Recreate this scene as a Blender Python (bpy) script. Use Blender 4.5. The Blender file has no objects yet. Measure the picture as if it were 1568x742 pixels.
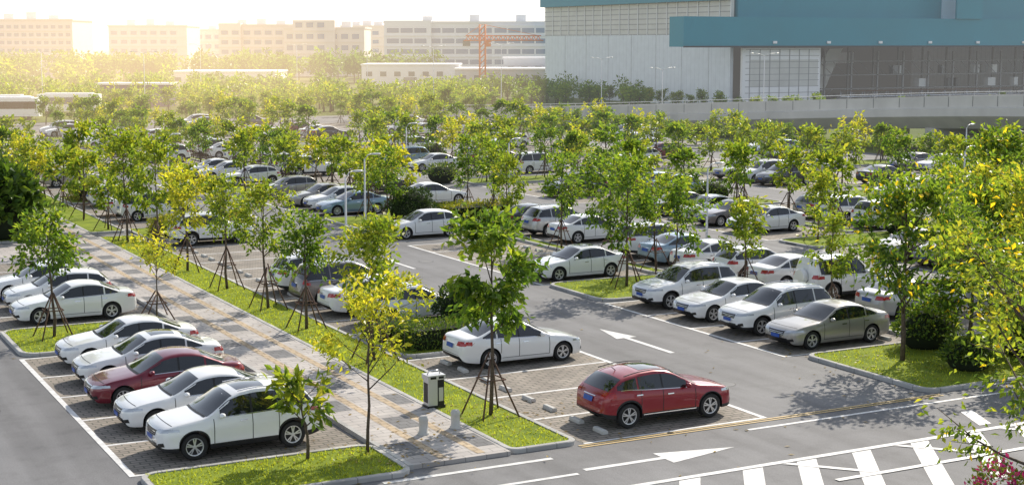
import bpy, math, random
import numpy as np
from mathutils import Vector, Matrix
from mathutils.bvhtree import BVHTree
YAW=math.radians(27.7)
SUN_EL=math.radians(37); SUN_AZ=math.radians(55)
col=bpy.context.scene.collection
# ------------------------------------------------------------------ materials
def newmat(name):
    m=bpy.data.materials.new(name); m.use_nodes=True
    nt=m.node_tree; return m,nt,nt.nodes["Principled BSDF"]
def rgb(c): return (c[0],c[1],c[2],1)
def mat(name,c,rough=.6,metal=0,coat=0,noise=0,scale=5,c2=None,bump=0,detail=6,bscale=None,spec=.5):
    m,nt,b=newmat(name)
    b.inputs["Base Color"].default_value=rgb(c); b.inputs["Roughness"].default_value=rough
    b.inputs["Metallic"].default_value=metal; b.inputs["Coat Weight"].default_value=coat
    b.inputs["Coat Roughness"].default_value=.03; b.inputs["Specular IOR Level"].default_value=spec
    if noise or bump:
        tc=nt.nodes.new("ShaderNodeTexCoord")
        n=nt.nodes.new("ShaderNodeTexNoise"); n.inputs["Scale"].default_value=scale; n.inputs["Detail"].default_value=detail
        nt.links.new(tc.outputs["Object"],n.inputs["Vector"])
        if noise:
            r=nt.nodes.new("ShaderNodeValToRGB"); r.color_ramp.elements[0].position=.3; r.color_ramp.elements[1].position=.7
            c2=c2 or tuple(x*(1-noise) for x in c)
            r.color_ramp.elements[0].color=rgb(c2); r.color_ramp.elements[1].color=rgb(c)
            nt.links.new(n.outputs["Fac"],r.inputs["Fac"]); nt.links.new(r.outputs["Color"],b.inputs["Base Color"])
        if bump:
            n2=nt.nodes.new("ShaderNodeTexNoise"); n2.inputs["Scale"].default_value=bscale or scale*8; n2.inputs["Detail"].default_value=4
            nt.links.new(tc.outputs["Object"],n2.inputs["Vector"])
            bp=nt.nodes.new("ShaderNodeBump"); bp.inputs["Strength"].default_value=bump; bp.inputs["Distance"].default_value=.02
            nt.links.new(n2.outputs["Fac"],bp.inputs["Height"]); nt.links.new(bp.outputs["Normal"],b.inputs["Normal"])
    return m
def asphalt_mat():
    m,nt,b=newmat("asphalt"); L=nt.links.new
    tc=nt.nodes.new("ShaderNodeTexCoord")
    def noise(s,d=5,rg=.55,vec=None):
        n=nt.nodes.new("ShaderNodeTexNoise"); n.inputs["Scale"].default_value=s; n.inputs["Detail"].default_value=d; n.inputs["Roughness"].default_value=rg
        L(vec or tc.outputs["Object"],n.inputs["Vector"]); return n
    mp=nt.nodes.new("ShaderNodeMapping"); mp.inputs["Scale"].default_value=(1.2,.06,1); L(tc.outputs["Object"],mp.inputs["Vector"])
    a=noise(.16,6,.6); g=noise(28,3,.7); s=noise(1.1,5,.6); tk=noise(1.0,4,.5,mp.outputs["Vector"])
    r=nt.nodes.new("ShaderNodeValToRGB"); r.color_ramp.elements[0].position=.35; r.color_ramp.elements[1].position=.68
    r.color_ramp.elements[0].color=(.155,.156,.162,1); r.color_ramp.elements[1].color=(.215,.216,.222,1); L(a.outputs["Fac"],r.inputs["Fac"])
    m1=nt.nodes.new("ShaderNodeMix"); m1.data_type='RGBA'; m1.blend_type='OVERLAY'; m1.inputs[0].default_value=.55
    L(r.outputs["Color"],m1.inputs[6]); L(g.outputs["Fac"],m1.inputs[7])
    def mul(prev,fac,lo,p0,p1,amt):
        r2=nt.nodes.new("ShaderNodeValToRGB"); r2.color_ramp.elements[0].position=p0; r2.color_ramp.elements[1].position=p1
        r2.color_ramp.elements[0].color=(lo,lo,lo,1); r2.color_ramp.elements[1].color=(1,1,1,1); L(fac,r2.inputs["Fac"])
        m2=nt.nodes.new("ShaderNodeMix"); m2.data_type='RGBA'; m2.blend_type='MULTIPLY'; m2.inputs[0].default_value=amt
        L(prev,m2.inputs[6]); L(r2.outputs["Color"],m2.inputs[7]); return m2.outputs[2]
    o=mul(m1.outputs[2],s.outputs["Fac"],.72,.28,.5,.75); o=mul(o,tk.outputs["Fac"],.74,.35,.6,.9)
    L(o,b.inputs["Base Color"])
    b.inputs["Roughness"].default_value=.8
    bp=nt.nodes.new("ShaderNodeBump"); bp.inputs["Strength"].default_value=.35; bp.inputs["Distance"].default_value=.01
    L(g.outputs["Fac"],bp.inputs["Height"]); L(bp.outputs["Normal"],b.inputs["Normal"])
    return m
def brick_mat(name,c1,c2,mortar,bw,bh,msize=.012,rot=0,var=.35):
    m,nt,b=newmat(name); L=nt.links.new
    tc=nt.nodes.new("ShaderNodeTexCoord"); mp=nt.nodes.new("ShaderNodeMapping"); mp.inputs["Rotation"].default_value=(0,0,rot)
    L(tc.outputs["Object"],mp.inputs["Vector"])
    t=nt.nodes.new("ShaderNodeTexBrick"); t.inputs["Scale"].default_value=1; t.inputs["Brick Width"].default_value=bw; t.inputs["Row Height"].default_value=bh
    t.inputs["Mortar Size"].default_value=msize; t.inputs["Color1"].default_value=rgb(c1); t.inputs["Color2"].default_value=rgb(c2); t.inputs["Mortar"].default_value=rgb(mortar)
    L(mp.outputs["Vector"],t.inputs["Vector"])
    n=nt.nodes.new("ShaderNodeTexNoise"); n.inputs["Scale"].default_value=.8; n.inputs["Detail"].default_value=7; L(tc.outputs["Object"],n.inputs["Vector"])
    r=nt.nodes.new("ShaderNodeValToRGB"); r.color_ramp.elements[0].position=.3; r.color_ramp.elements[1].position=.65
    r.color_ramp.elements[0].color=(1-var,1-var,1-var,1); r.color_ramp.elements[1].color=(1,1,1,1); L(n.outputs["Fac"],r.inputs["Fac"])
    mx=nt.nodes.new("ShaderNodeMix"); mx.data_type='RGBA'; mx.blend_type='MULTIPLY'; mx.inputs[0].default_value=1
    L(t.outputs["Color"],mx.inputs[6]); L(r.outputs["Color"],mx.inputs[7]); L(mx.outputs[2],b.inputs["Base Color"])
    b.inputs["Roughness"].default_value=.85
    return m
def leaf_mat(name,tr=.52,boost=2.4):
    m,nt,b=newmat(name); L=nt.links.new
    a=nt.nodes.new("ShaderNodeAttribute"); a.attribute_name="leafcol"
    L(a.outputs["Color"],b.inputs["Base Color"]); b.inputs["Roughness"].default_value=.42; b.inputs["Specular IOR Level"].default_value=.4
    t=nt.nodes.new("ShaderNodeBsdfTranslucent")
    mu=nt.nodes.new("ShaderNodeMix"); mu.data_type='RGBA'; mu.blend_type='MULTIPLY'; mu.inputs[0].default_value=1
    L(a.outputs["Color"],mu.inputs[6]); mu.inputs[7].default_value=(boost*1.06,boost,boost*.45,1); mu.clamp_result=False
    L(mu.outputs[2],t.inputs["Color"])
    s=nt.nodes.new("ShaderNodeMixShader"); s.inputs[0].default_value=tr
    L(b.outputs[0],s.inputs[1]); L(t.outputs[0],s.inputs[2]); L(s.outputs[0],nt.nodes["Material Output"].inputs["Surface"])
    return m
M={}
M['asphalt']=asphalt_mat()
M['pav']=brick_mat("bay_block_paving",(.37,.32,.27),(.28,.245,.21),(.12,.12,.09),.4,.2,.02)
M['walk']=brick_mat("walkway_paving",(.54,.505,.475),(.46,.43,.41),(.24,.23,.22),.6,.3,.012,var=.25)
M['walkd']=brick_mat("dark_paving",(.22,.22,.225),(.18,.18,.185),(.10,.10,.10),.3,.3,.012,var=.25)
M['tact']=brick_mat("tan_tactile_paving",(.57,.45,.30),(.50,.39,.26),(.30,.23,.16),.3,.3,.02,var=.25)
M['kerb']=brick_mat("kerb_stone",(.54,.535,.52),(.48,.475,.46),(.2,.2,.19),.9,.9,.012)
M['grass']=mat("grass",(.28,.34,.04),.9,noise=.5,scale=1.4,c2=(.14,.20,.028),bump=.8,bscale=30,spec=.1)
M['ground']=mat("ground",(.16,.19,.05),.95,noise=.5,scale=.05,c2=(.09,.12,.03),spec=.1)
M['line']=mat("road_paint_white",(.82,.82,.81),.6,noise=.25,scale=3.5,c2=(.55,.55,.54),detail=9)
M['yline']=mat("road_paint_yellow",(.62,.44,.17),.6,noise=.3,scale=5)
M['conc']=mat("concrete",(.62,.61,.58),.85,noise=.22,scale=.5,bump=.2)
M['concd']=mat("concrete_dark",(.25,.25,.25),.85,noise=.3,scale=.4)
M['bark']=mat("bark",(.15,.11,.08),.9,noise=.5,scale=12,bump=.6)
M['stake']=mat("stake_wood",(.14,.08,.055),.85,noise=.4,scale=6)
M['leaf']=leaf_mat("leaf"); M['leafd']=leaf_mat("shrub_leaf",.3,1.8)
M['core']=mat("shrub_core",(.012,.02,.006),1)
M['glass']=mat("car_glass",(.012,.014,.016),.04,spec=.8,coat=.5)
M['tire']=mat("tyre_rubber",(.02,.02,.02),.8)
M['rim']=mat("alloy_rim",(.65,.66,.68),.3,metal=.6)
M['black']=mat("black_plastic",(.015,.015,.017),.5)
M['grille']=mat("grille_black",(.01,.01,.011),.3)
M['chrome']=mat("chrome",(.7,.7,.72),.12,metal=1)
M['lamp']=mat("headlamp",(.55,.58,.62),.08,metal=.35,coat=1)
M['tail']=mat("tail_lamp",(.42,.012,.01),.15,coat=1)
M['plate']=mat("number_plate",(.02,.09,.42),.4)
M['seam']=mat("panel_gap",(.03,.03,.03),.7)
def paint(n,c,metal=0.,rough=.28): return mat("car_paint_"+n,c,rough,metal=metal,coat=1)
P=dict(white=paint("white",(.84,.85,.85)),red=paint("red",(.28,.004,.016),.2,.3),dred=paint("dark_red",(.17,.006,.022),.3,.3),
 silver=paint("silver",(.50,.51,.52),.4,.32),champ=paint("champagne",(.38,.365,.34),.4,.32),dark=paint("dark",(.035,.038,.045),.4,.3),
 blue=paint("blue_grey",(.25,.36,.46),.4,.32),grey=paint("grey",(.17,.155,.155),.5,.32))
# ------------------------------------------------------------------ mesh builder
class MB:
    def __init__(s): s.v=[];s.f=[];s.m=[];s.mats=[];s.c=[];s.sm=[];s.hc=False
    def mi(s,m):
        if m not in s.mats: s.mats.append(m)
        return s.mats.index(m)
    def add(s,vs,fs,m,smooth=False,c=None):
        o=len(s.v); s.v.extend([tuple(p) for p in vs]); k=s.mi(m)
        s.f.extend([tuple(i+o for i in f) for f in fs]); s.m.extend([k]*len(fs)); s.sm.extend([smooth]*len(fs))
        if c is None: s.c.extend([(0,0,0)]*len(vs))
        else: s.c.extend(c); s.hc=True
    def quad(s,p,m): s.add(p,[(0,1,2,3)],m)
    def rect(s,x0,x1,y0,y1,z,m): s.quad([(x0,y0,z),(x1,y0,z),(x1,y1,z),(x0,y1,z)],m)
    def box(s,x0,x1,y0,y1,z0,z1,m):
        s.add([(x0,y0,z0),(x1,y0,z0),(x1,y1,z0),(x0,y1,z0),(x0,y0,z1),(x1,y0,z1),(x1,y1,z1),(x0,y1,z1)],
          [(0,3,2,1),(4,5,6,7),(0,1,5,4),(1,2,6,5),(2,3,7,6),(3,0,4,7)],m)
    def tube(s,path,rad,m,n=6,smooth=True):
        path=[Vector(p) for p in path]; vs=[];fs=[]
        if not hasattr(rad,'__len__'): rad=[rad]*len(path)
        for i,p in enumerate(path):
            d=(path[min(i+1,len(path)-1)]-path[max(i-1,0)])
            if d.length<1e-6: d=Vector((0,0,1))
            d.normalize(); a=d.orthogonal().normalized()
            if abs(d.z)>.7: a=(Vector((1,0,0))-d*d.x).normalized()
            b=d.cross(a)
            for k in range(n):
                t=2*math.pi*k/n; vs.append(p+(a*math.cos(t)+b*math.sin(t))*rad[i])
        for i in range(len(path)-1):
            for k in range(n):
                k2=(k+1)%n; fs.append((i*n+k,i*n+k2,(i+1)*n+k2,(i+1)*n+k))
        fs.append(tuple(range(n))[::-1]); fs.append(tuple((len(path)-1)*n+k for k in range(n)))
        s.add(vs,fs,m,smooth)
    def lathe(s,prof,cen,m,axis='y',n=24,sgn=1):
        vs=[];fs=[]
        for r,h in prof:
            for k in range(n):
                t=2*math.pi*k/n
                if axis=='y': vs.append((cen[0]+r*math.cos(t),cen[1]+h*sgn,cen[2]+r*math.sin(t)))
                else: vs.append((cen[0]+r*math.cos(t),cen[1]+r*math.sin(t),cen[2]+h))
        for i in range(len(prof)-1):
            for k in range(n):
                k2=(k+1)%n; fs.append((i*n+k,i*n+k2,(i+1)*n+k2,(i+1)*n+k))
        s.add(vs,fs,m,True)
    def sphere(s,c,r,m,n=8,k=12):
        vs=[];fs=[]
        for i in range(n+1):
            a=math.pi*i/n
            for j in range(k):
                t=2*math.pi*j/k; vs.append((c[0]+r[0]*math.sin(a)*math.cos(t),c[1]+r[1]*math.sin(a)*math.sin(t),c[2]+r[2]*math.cos(a)))
        for i in range(n):
            for j in range(k):
                j2=(j+1)%k; fs.append((i*k+j,(i+1)*k+j,(i+1)*k+j2,i*k+j2))
        s.add(vs,fs,m,True)
    def mesh(s,name,sharp=None):
        me=bpy.data.meshes.new(name); me.from_pydata(s.v,[],s.f)
        for m in s.mats: me.materials.append(m)
        me.polygons.foreach_set("material_index",s.m); me.polygons.foreach_set("use_smooth",s.sm)
        if s.hc:
            a=me.color_attributes.new("leafcol",'FLOAT_COLOR','POINT')
            arr=np.ones((len(s.c),4),np.float32); arr[:,:3]=np.array(s.c,np.float32); a.data.foreach_set("color",arr.ravel())
        me.update()
        if sharp: me.set_sharp_from_angle(angle=math.radians(sharp))
        return me
    def obj(s,name,loc=(0,0,0),rz=0,parent=None,sharp=None):
        return put(s.mesh(name,sharp),name,loc,rz,parent)
def put(me,name,loc=(0,0,0),rz=0,parent=None,sc=(1,1,1)):
    o=bpy.data.objects.new(name,me); o.location=loc; o.rotation_euler=(0,0,rz); o.scale=sc; col.objects.link(o)
    if parent: o.parent=parent
    return o
def FR(R,F): return (R*math.cos(YAW)+F*math.sin(YAW),F*math.cos(YAW)-R*math.sin(YAW))
# ------------------------------------------------------------------ ground
g=MB(); g.rect(-1500,2500,-600,3500,0,M['ground']); g.obj("ground")
g=MB(); g.rect(-40,98,5,150,.004,M['asphalt']); g.rect(-40,84,150,206,.004,M['asphalt']); g.obj("parking_lot_asphalt")
pv=MB(); mk=MB(); Z1=.008; Z2=.012
def ml(x0,x1,y0,y1,m='line',z=.012): mk.rect(min(x0,x1),max(x0,x1),min(y0,y1),max(y0,y1),z,M[m])
LW=.06
def bays(x0,x1,ys,front):
    pv.rect(x0,x1,ys[0],ys[-1],Z1,M['pav'])
    for y in ys: ml(x0,x1,y-LW,y+LW)
    mk.rect(front-.08,front+.08,ys[0]-LW,ys[-1]+LW,Z2+.003,M['line'])
bays(8.35,14.5,[36.05,39.2,42.2,45.3,48.3,51.5],8.35)
bays(8.35,14.5,[56.9,59.9,62.9,65.9,68.9,71.9,74.8],8.35)
bays(19.75,25.7,[33.5,36.35,39.2,42.05,45.3],25.7)
bays(19.75,25.7,[50.4,53.2,56,58.9,61.8,64.7,67.6,70.5,73.4,76.2,79.1],25.7)
bays(31.45,37.3,[39.9,42.7,45.6,48.6,51.7],31.45)
bays(38.4,44,[39.9,42.7,45.6,47.1,50.1,53,55.8,58.7,61.4,64.2],44)
bays(31.45,37.3,[57.0,60,62.9,65.8,68.7,71.6],31.45)
bays(31.45,37.3,[73.4,76.3],31.45)
bays(38.4,44,[67.4,70.4,73.4,76.4],44)
ROWS=(46,64.5,85.5,106.5,128,152,173)
for y0 in ROWS[2:]:
    ys=[y0+2.85*i for i in range(6)]
    bays(19.75,25.7,ys,25.7); bays(31.45,37.3,ys,31.45); bays(38.4,44,ys,44)
for y0 in ROWS:
    ys=[y0+2.85*i for i in range(6)]
    for a,b,f in ((49.5,55.2,49.5),(56.4,62.1,62.1),(67.6,73.3,67.6),(74.5,80.2,80.2),(85.8,91.4,85.8)):
        if y0<150 or a<80: bays(a,b,ys,f)
pv.obj("parking_bay_paving")
# road paint
ml(13.6,18.3,32.55,32.72); ml(12,18.2,31.05,31.2); ml(24.5,60,32.55,32.68)
ml(19.5,32.2,33.30,33.38,'yline',.018); ml(19.5,32.2,33.14,33.22,'yline',.018)
ml(18.5,20.85,31.25,31.44); mk.add([(20.85,30.85,Z2),(23.1,31.35,Z2),(20.85,31.82,Z2)],[(0,1,2)],M['line'])
ml(16.5,45,29.5,29.7,z=.016)
for x in (17.7,19.6,21.3,23.1,25.1,27.0,28.9,30.8,32.7):
    mk.quad([(x,26.0,Z2),(x+.62,26.0,Z2),(x+3.0,29.46,Z2),(x+2.38,29.46,Z2)],M['line'])
for x in (23.2,26.9,30.7):
    mk.quad([(x,29.45,.020),(x+.24,29.45,.020),(x+1.75,27.82,.020),(x+1.5,27.82,.020)],M['line'])
ml(23.5,45,27.6,27.78,z=.024)
for x in (30.5,33,35.5,38,40.5): mk.quad([(x,30.0,Z2),(x+.45,30.0,Z2),(x+1.1,31.4,Z2),(x+.65,31.4,Z2)],M['line'])
ml(28.31,28.51,42.2,45.2); mk.add([(28.0,45.2,Z2),(28.85,45.2,Z2),(28.42,47.1,Z2)],[(0,1,2)],M['line'])
for y in (64,86,108): ml(28.33,28.5,y,y+2.9); mk.add([(28.05,y+2.9,Z2),(28.8,y+2.9,Z2),(28.42,y+4.6,Z2)],[(0,1,2)],M['line'])
mk.obj("road_markings")
mh=MB(); mh.lathe([(.001,.0),(.33,.0)],(0,0,0),M['concd'],axis='z',n=24); mh.lathe([(.33,.001),(.37,.001)],(0,0,0),M['black'],axis='z',n=24)
mhm=mh.mesh("manhole_cover")
for x,y in ((27.2,37.5),(6.2,44.5),(27.5,52),(29.9,66)): put(mhm,"manhole_cover",(x,y,.009))
# kerbed islands
def rrect(x0,x1,y0,y1,r,n=5):
    pts=[]
    for cx,cy,a in ((x1-r,y0+r,-90),(x1-r,y1-r,0),(x0+r,y1-r,90),(x0+r,y0+r,180)):
        for i in range(n+1):
            t=math.radians(a+90*i/n); pts.append((cx+r*math.cos(t),cy+r*math.sin(t)))
    return pts
rng=np.random.default_rng(5)
def island(x0,x1,y0,y1,r=.5,top='grass',name="grass_island",tuft=0,h=.13,kw=.16):
    b=MB(); A=rrect(x0,x1,y0,y1,r); B=rrect(x0+.02,x1-.02,y0+.02,y1-.02,r); C=rrect(x0+kw,x1-kw,y0+kw,y1-kw,max(.05,r-kw)); n=len(A)
    vs=[(p[0],p[1],0) for p in A]+[(p[0],p[1],h-.02) for p in A]+[(p[0],p[1],h) for p in B]+[(p[0],p[1],h) for p in C]+[(p[0],p[1],h-.04) for p in C]
    fs=[]
    for l in range(4):
        for i in range(n): j=(i+1)%n; fs.append((l*n+i,l*n+j,(l+1)*n+j,(l+1)*n+i))
    b.add(vs,fs,M['kerb'])
    par=b.obj(name)
    t=MB(); t.add([(p[0],p[1],h-.03 if top=='grass' else h-.012) for p in C],[tuple(range(n))],M[top])
    if tuft:
        k=int(tuft*(x1-x0)*(y1-y0)); X=rng.uniform(x0+kw,x1-kw,k); Y=rng.uniform(y0+kw,y1-kw,k)
        hh=rng.uniform(.03,.09,k); an=rng.uniform(0,6.28,k); w=.02
        vs=[];fs=[];cs=[]
        for i in range(k):
            dx=math.cos(an[i])*w; dy=math.sin(an[i])*w; lx,ly=rng.normal(0,.03,2)
            o=len(vs); vs+= [(X[i]-dx,Y[i]-dy,h-.03),(X[i]+dx,Y[i]+dy,h-.03),(X[i]+lx,Y[i]+ly,h-.03+hh[i])]; fs.append((o,o+1,o+2))
            q=rng.uniform(.6,1.25); c=(.25*q,.29*q,.04*q); cs+=[c]*3
        t.add(vs,fs,M['leaf'],c=cs)
    t.obj("turf" if top=='grass' else "paving",parent=par)
    return par
island(8.4,14.6,32.9,35.85,.5,tuft=130)
island(8.4,14.6,51.7,56.7,.7,tuft=90)
island(17.5,19.6,33.45,82,.35,tuft=90)
island(19.75,25.6,45.5,50.2,.6,tuft=60)
island(31.9,43,33.5,39.6,.6,tuft=60)
island(31.45,37.3,51.9,56.9,.8,tuft=40)
island(37.4,38.3,39.9,51.6,.3); island(37.4,38.3,57.2,76.5,.3,tuft=10); island(31.45,44,76.7,84.8,.8)
island(19.75,25.6,79.4,84.9,.7); island(17.5,19.6,84,200,.35)
for y0 in (100.1,121.2,143,167):
    island(19.75,25.6,y0,y0+5,.7); island(31.45,44,y0,y0+5,.7)
for y0 in (85.5,106.5,128,152): island(37.4,38.3,y0,y0+14,.3)
for xa,xb in ((49.5,62.1),(67.6,80.2),(85.8,92)):
    for y0 in (60.5,79,100.1,121.2,143,167):
        if y0<160 or xa<80: island(xa,xb,y0,y0+(3.6 if y0==60.5 else 4.2),.8)
for xa in (55.3,73.4):
    for y0 in ROWS: island(xa,xa+1,y0+(.3 if y0==64.5 else 0),y0+13.9,.3)
# walkway
w=MB(); w.box(14.74,17.5,33.4,150,0,.115,M['walk']); w.box(14.6,14.74,33.38,150,0,.13,M['kerb'])
w.rect(15.55,15.80,33.6,150,.119,M['tact']); w.rect(16.62,16.87,33.6,150,.119,M['tact'])
y=34.2
while y<110:
    w.rect(14.85,15.5,y,y+1.3,.119,M['walkd']); w.rect(15.85,16.57,y+2.6,y+3.9,.119,M['walkd']); w.rect(16.92,17.45,y,y+1.3,.119,M['walkd']); y+=5.2
w.obj("paved_walkway")
w=MB(); w.rect(-10,14.55,74.9,82,.010,M['walk']); w.obj("concrete_path")
island(-6,14.5,82.3,110,.6); island(8.4,14.5,112,150,.6)
# wheel stops
rr=random.Random(3)
def wstop(x,y):
    b=MB(); vs=[];
    prof=[(-.09,0),(-.085,.07),(-.05,.11),(.05,.11),(.085,.07),(.09,0)]
    for s in (-.28,.28):
        for p in prof: vs.append((p[0],s,p[1]))
    fs=[(i,i+1,i+7,i+6) for i in range(5)]+[tuple(range(6)),tuple(range(11,5,-1))]
    b.add(vs,fs,M['conc']); b.obj("wheel_stop",(x,y,.01),rr.uniform(-.06,.06))
for yc in (34.95,37.8,40.6,43.6,59,63.2,66.1,69,71.9,74.8):
    for d in (-.65,.65): wstop(20.75,yc+d)
for yc in (41.3,44.1,47,50.1,61.4,64.3,67.2,70.1,75):
    for d in (-.65,.65): wstop(36.5,yc+d)
# ------------------------------------------------------------------ trees
def leaves(b,C,out,ls,cols,m,droop=.35,rg=rng):
    n=len(C); d=rg.normal(0,1,(n,3)); d+=out*1.0; d[:,2]-=droop; d/=np.linalg.norm(d,axis=1)[:,None]
    r=rg.normal(0,1,(n,3)); r[:,2]+=.6
    s=np.cross(d,r); s/=np.linalg.norm(s,axis=1)[:,None]+1e-6; nn=np.cross(s,d)
    L=(ls*rg.uniform(.7,1.3,n))[:,None]; W=L*.5
    v=np.stack([C,C+d*L*.5+s*W*.5+nn*L*.08,C+d*L-nn*L*.1,C+d*L*.5-s*W*.5+nn*L*.08],1).reshape(-1,3)
    f=[(4*i,4*i+1,4*i+2,4*i+3) for i in range(n)]
    b.add(v.tolist(),f,m,c=[tuple(x) for x in np.repeat(cols,4,0).tolist()])
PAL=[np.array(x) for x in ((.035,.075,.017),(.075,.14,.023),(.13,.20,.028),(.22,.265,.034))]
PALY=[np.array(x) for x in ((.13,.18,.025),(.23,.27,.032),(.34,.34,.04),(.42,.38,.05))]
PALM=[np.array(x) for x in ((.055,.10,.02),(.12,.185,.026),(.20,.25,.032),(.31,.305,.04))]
def tree_mesh(seed,h,cr,c0,nl,ls,pal=PAL,stakes=True,r0=.065,flower=None,csz=.30,limbs=12):
    rg=np.random.default_rng(seed); b=MB()
    k=7; path=[]; wob=np.cumsum(rg.normal(0,.035,(k,2)),0)
    for i in range(k): path.append((wob[i][0]-wob[0][0],wob[i][1]-wob[0][1],h*.88*i/(k-1)-(.05 if i==0 else 0)))
    b.tube(path,[r0*(1-.82*i/(k-1)) for i in range(k)],M['bark'],7)
    pa=np.array(path); tips=[]
    def at(z): return np.array([np.interp(z,pa[:,2],pa[:,0]),np.interp(z,pa[:,2],pa[:,1]),z])
    for i in range(limbs):
        rel=(i+.5*rg.random())/limbs; z=c0+(h*.86-c0)*rel; a=i*2.4+rg.normal(0,.4)
        prof=math.sin(math.pi*min(1,.25+.70*rel))**.5 if rel<.9 else .6
        Ln=cr*prof*rg.uniform(.55,1.2); el=math.radians(rg.uniform(20,50)+rel*20)
        dr=np.array([math.cos(a)*math.cos(el),math.sin(a)*math.cos(el),math.sin(el)])
        p0=at(z); p1=p0+dr*Ln*.5+np.array([0,0,-.02]); p2=p0+dr*Ln+np.array([0,0,.06*Ln])
        rr=r0*.42*(1-.5*rel); b.tube([p0,p1,p2],[rr,rr*.7,rr*.25],M['bark'],5)
        tips+= [p1+(p2-p1)*t for t in (.35,.7,1.0)]
        for j in range(3):
            t=rg.uniform(.3,.9); q0=p0+(p2-p0)*t; dd=dr+rg.normal(0,.55,3); dd/=np.linalg.norm(dd)
            q1=q0+dd*Ln*rg.uniform(.3,.55); b.tube([q0,q1],[rr*.4,rr*.15],M['bark'],4); tips+=[q1,(q0+q1)/2]
    tips.append(at(h*.88)+np.array([0,0,.12])); tips.append(at(h*.82)); tips=np.array(tips)
    wt=rg.uniform(.1,1.5,len(tips))**1.5; wt/=wt.sum(); idx=rg.choice(len(tips),nl,p=wt)
    off=rg.normal(0,csz*.52,(nl,3)); off[:,2]*=.8; C=tips[idx]+off
    cen=at((c0+h)/2); out=C-cen; out/=np.linalg.norm(out,axis=1)[:,None]
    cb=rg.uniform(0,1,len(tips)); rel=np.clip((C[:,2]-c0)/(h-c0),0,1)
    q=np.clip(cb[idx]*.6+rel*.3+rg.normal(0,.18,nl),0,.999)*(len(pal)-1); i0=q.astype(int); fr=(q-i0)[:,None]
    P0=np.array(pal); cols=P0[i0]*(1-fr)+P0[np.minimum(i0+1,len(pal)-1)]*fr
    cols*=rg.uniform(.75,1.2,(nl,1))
    if flower is not None:
        mk_=rg.random(nl)<flower[1]; cols[mk_]=np.array(flower[0])
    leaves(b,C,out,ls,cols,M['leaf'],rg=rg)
    if stakes:
        hs=min(1.7,h*.36); R=.85
        for i in range(4):
            a=math.pi/4+i*math.pi/2+rg.normal(0,.06); e=(R*math.cos(a),R*math.sin(a),-.03)
            t=(.04*math.cos(a),.04*math.sin(a),hs+rg.uniform(-.1,.12)); b.tube([e,t],.028,M['stake'],5)
        zc=hs*.62; rr=R*(1-zc/hs)+.12; pts=[(rr*math.cos(math.pi/4+i*math.pi/2),rr*math.sin(math.pi/4+i*math.pi/2),zc) for i in range(4)]
        for i in range(4): b.tube([pts[i],pts[(i+1)%4]],.022,M['stake'],5)
    return b.mesh("staked_tree" if stakes else "tree")
GZ=.10
# hero trees
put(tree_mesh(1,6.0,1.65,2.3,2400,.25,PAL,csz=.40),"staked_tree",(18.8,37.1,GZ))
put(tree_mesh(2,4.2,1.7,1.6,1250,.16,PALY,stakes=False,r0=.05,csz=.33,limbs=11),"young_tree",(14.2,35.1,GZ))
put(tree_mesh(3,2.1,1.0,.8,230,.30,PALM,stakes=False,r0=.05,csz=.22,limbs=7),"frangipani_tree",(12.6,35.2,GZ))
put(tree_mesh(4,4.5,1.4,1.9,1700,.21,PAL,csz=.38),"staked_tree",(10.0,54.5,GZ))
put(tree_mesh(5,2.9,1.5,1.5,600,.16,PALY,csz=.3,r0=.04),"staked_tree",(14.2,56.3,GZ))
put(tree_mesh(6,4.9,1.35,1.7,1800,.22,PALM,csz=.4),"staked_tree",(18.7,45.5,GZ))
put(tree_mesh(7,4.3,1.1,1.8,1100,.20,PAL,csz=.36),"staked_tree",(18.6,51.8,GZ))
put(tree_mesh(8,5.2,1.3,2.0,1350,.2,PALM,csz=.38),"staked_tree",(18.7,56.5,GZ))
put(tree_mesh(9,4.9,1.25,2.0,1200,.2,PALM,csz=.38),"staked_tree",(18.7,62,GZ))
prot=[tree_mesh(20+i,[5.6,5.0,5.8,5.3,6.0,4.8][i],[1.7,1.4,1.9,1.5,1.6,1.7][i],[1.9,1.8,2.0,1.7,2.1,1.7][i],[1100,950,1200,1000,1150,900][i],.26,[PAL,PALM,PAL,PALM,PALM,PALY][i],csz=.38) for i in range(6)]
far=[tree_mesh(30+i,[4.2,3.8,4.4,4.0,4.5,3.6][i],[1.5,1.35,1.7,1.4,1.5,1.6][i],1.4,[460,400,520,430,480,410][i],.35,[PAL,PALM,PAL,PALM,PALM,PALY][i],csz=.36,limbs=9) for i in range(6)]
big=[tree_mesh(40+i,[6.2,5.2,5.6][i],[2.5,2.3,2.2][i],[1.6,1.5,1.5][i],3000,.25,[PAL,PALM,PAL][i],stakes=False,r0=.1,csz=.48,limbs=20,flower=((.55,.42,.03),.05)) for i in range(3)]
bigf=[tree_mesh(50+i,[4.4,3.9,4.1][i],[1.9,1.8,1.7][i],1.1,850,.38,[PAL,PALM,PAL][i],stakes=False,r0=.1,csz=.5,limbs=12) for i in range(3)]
def T(x,y,k=None,s=None,name="staked_tree",ms=None,z=GZ):
    ms=ms or (far if y>84 else prot); k=rr.randrange(len(ms)) if k is None else k; s=s or rr.uniform(.82,1.1)*(.85 if y>112 else 1)
    put(ms[k],name,(x,y,z),rr.uniform(0,6.28),sc=(s*rr.uniform(.95,1.15),s*rr.uniform(.95,1.15),s*rr.uniform(.9,1.07)))
warm=[far[1],far[3],far[5],far[4],far[0]]
for y in np.arange(68,198,5.7): T(18.7+rr.uniform(-.2,.2),y+rr.uniform(-.5,.5),ms=warm if y>80 else None,s=.95)
for y in np.arange(88,150,6.3): T(13.6+rr.uniform(-1,1),y,ms=warm)
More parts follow.
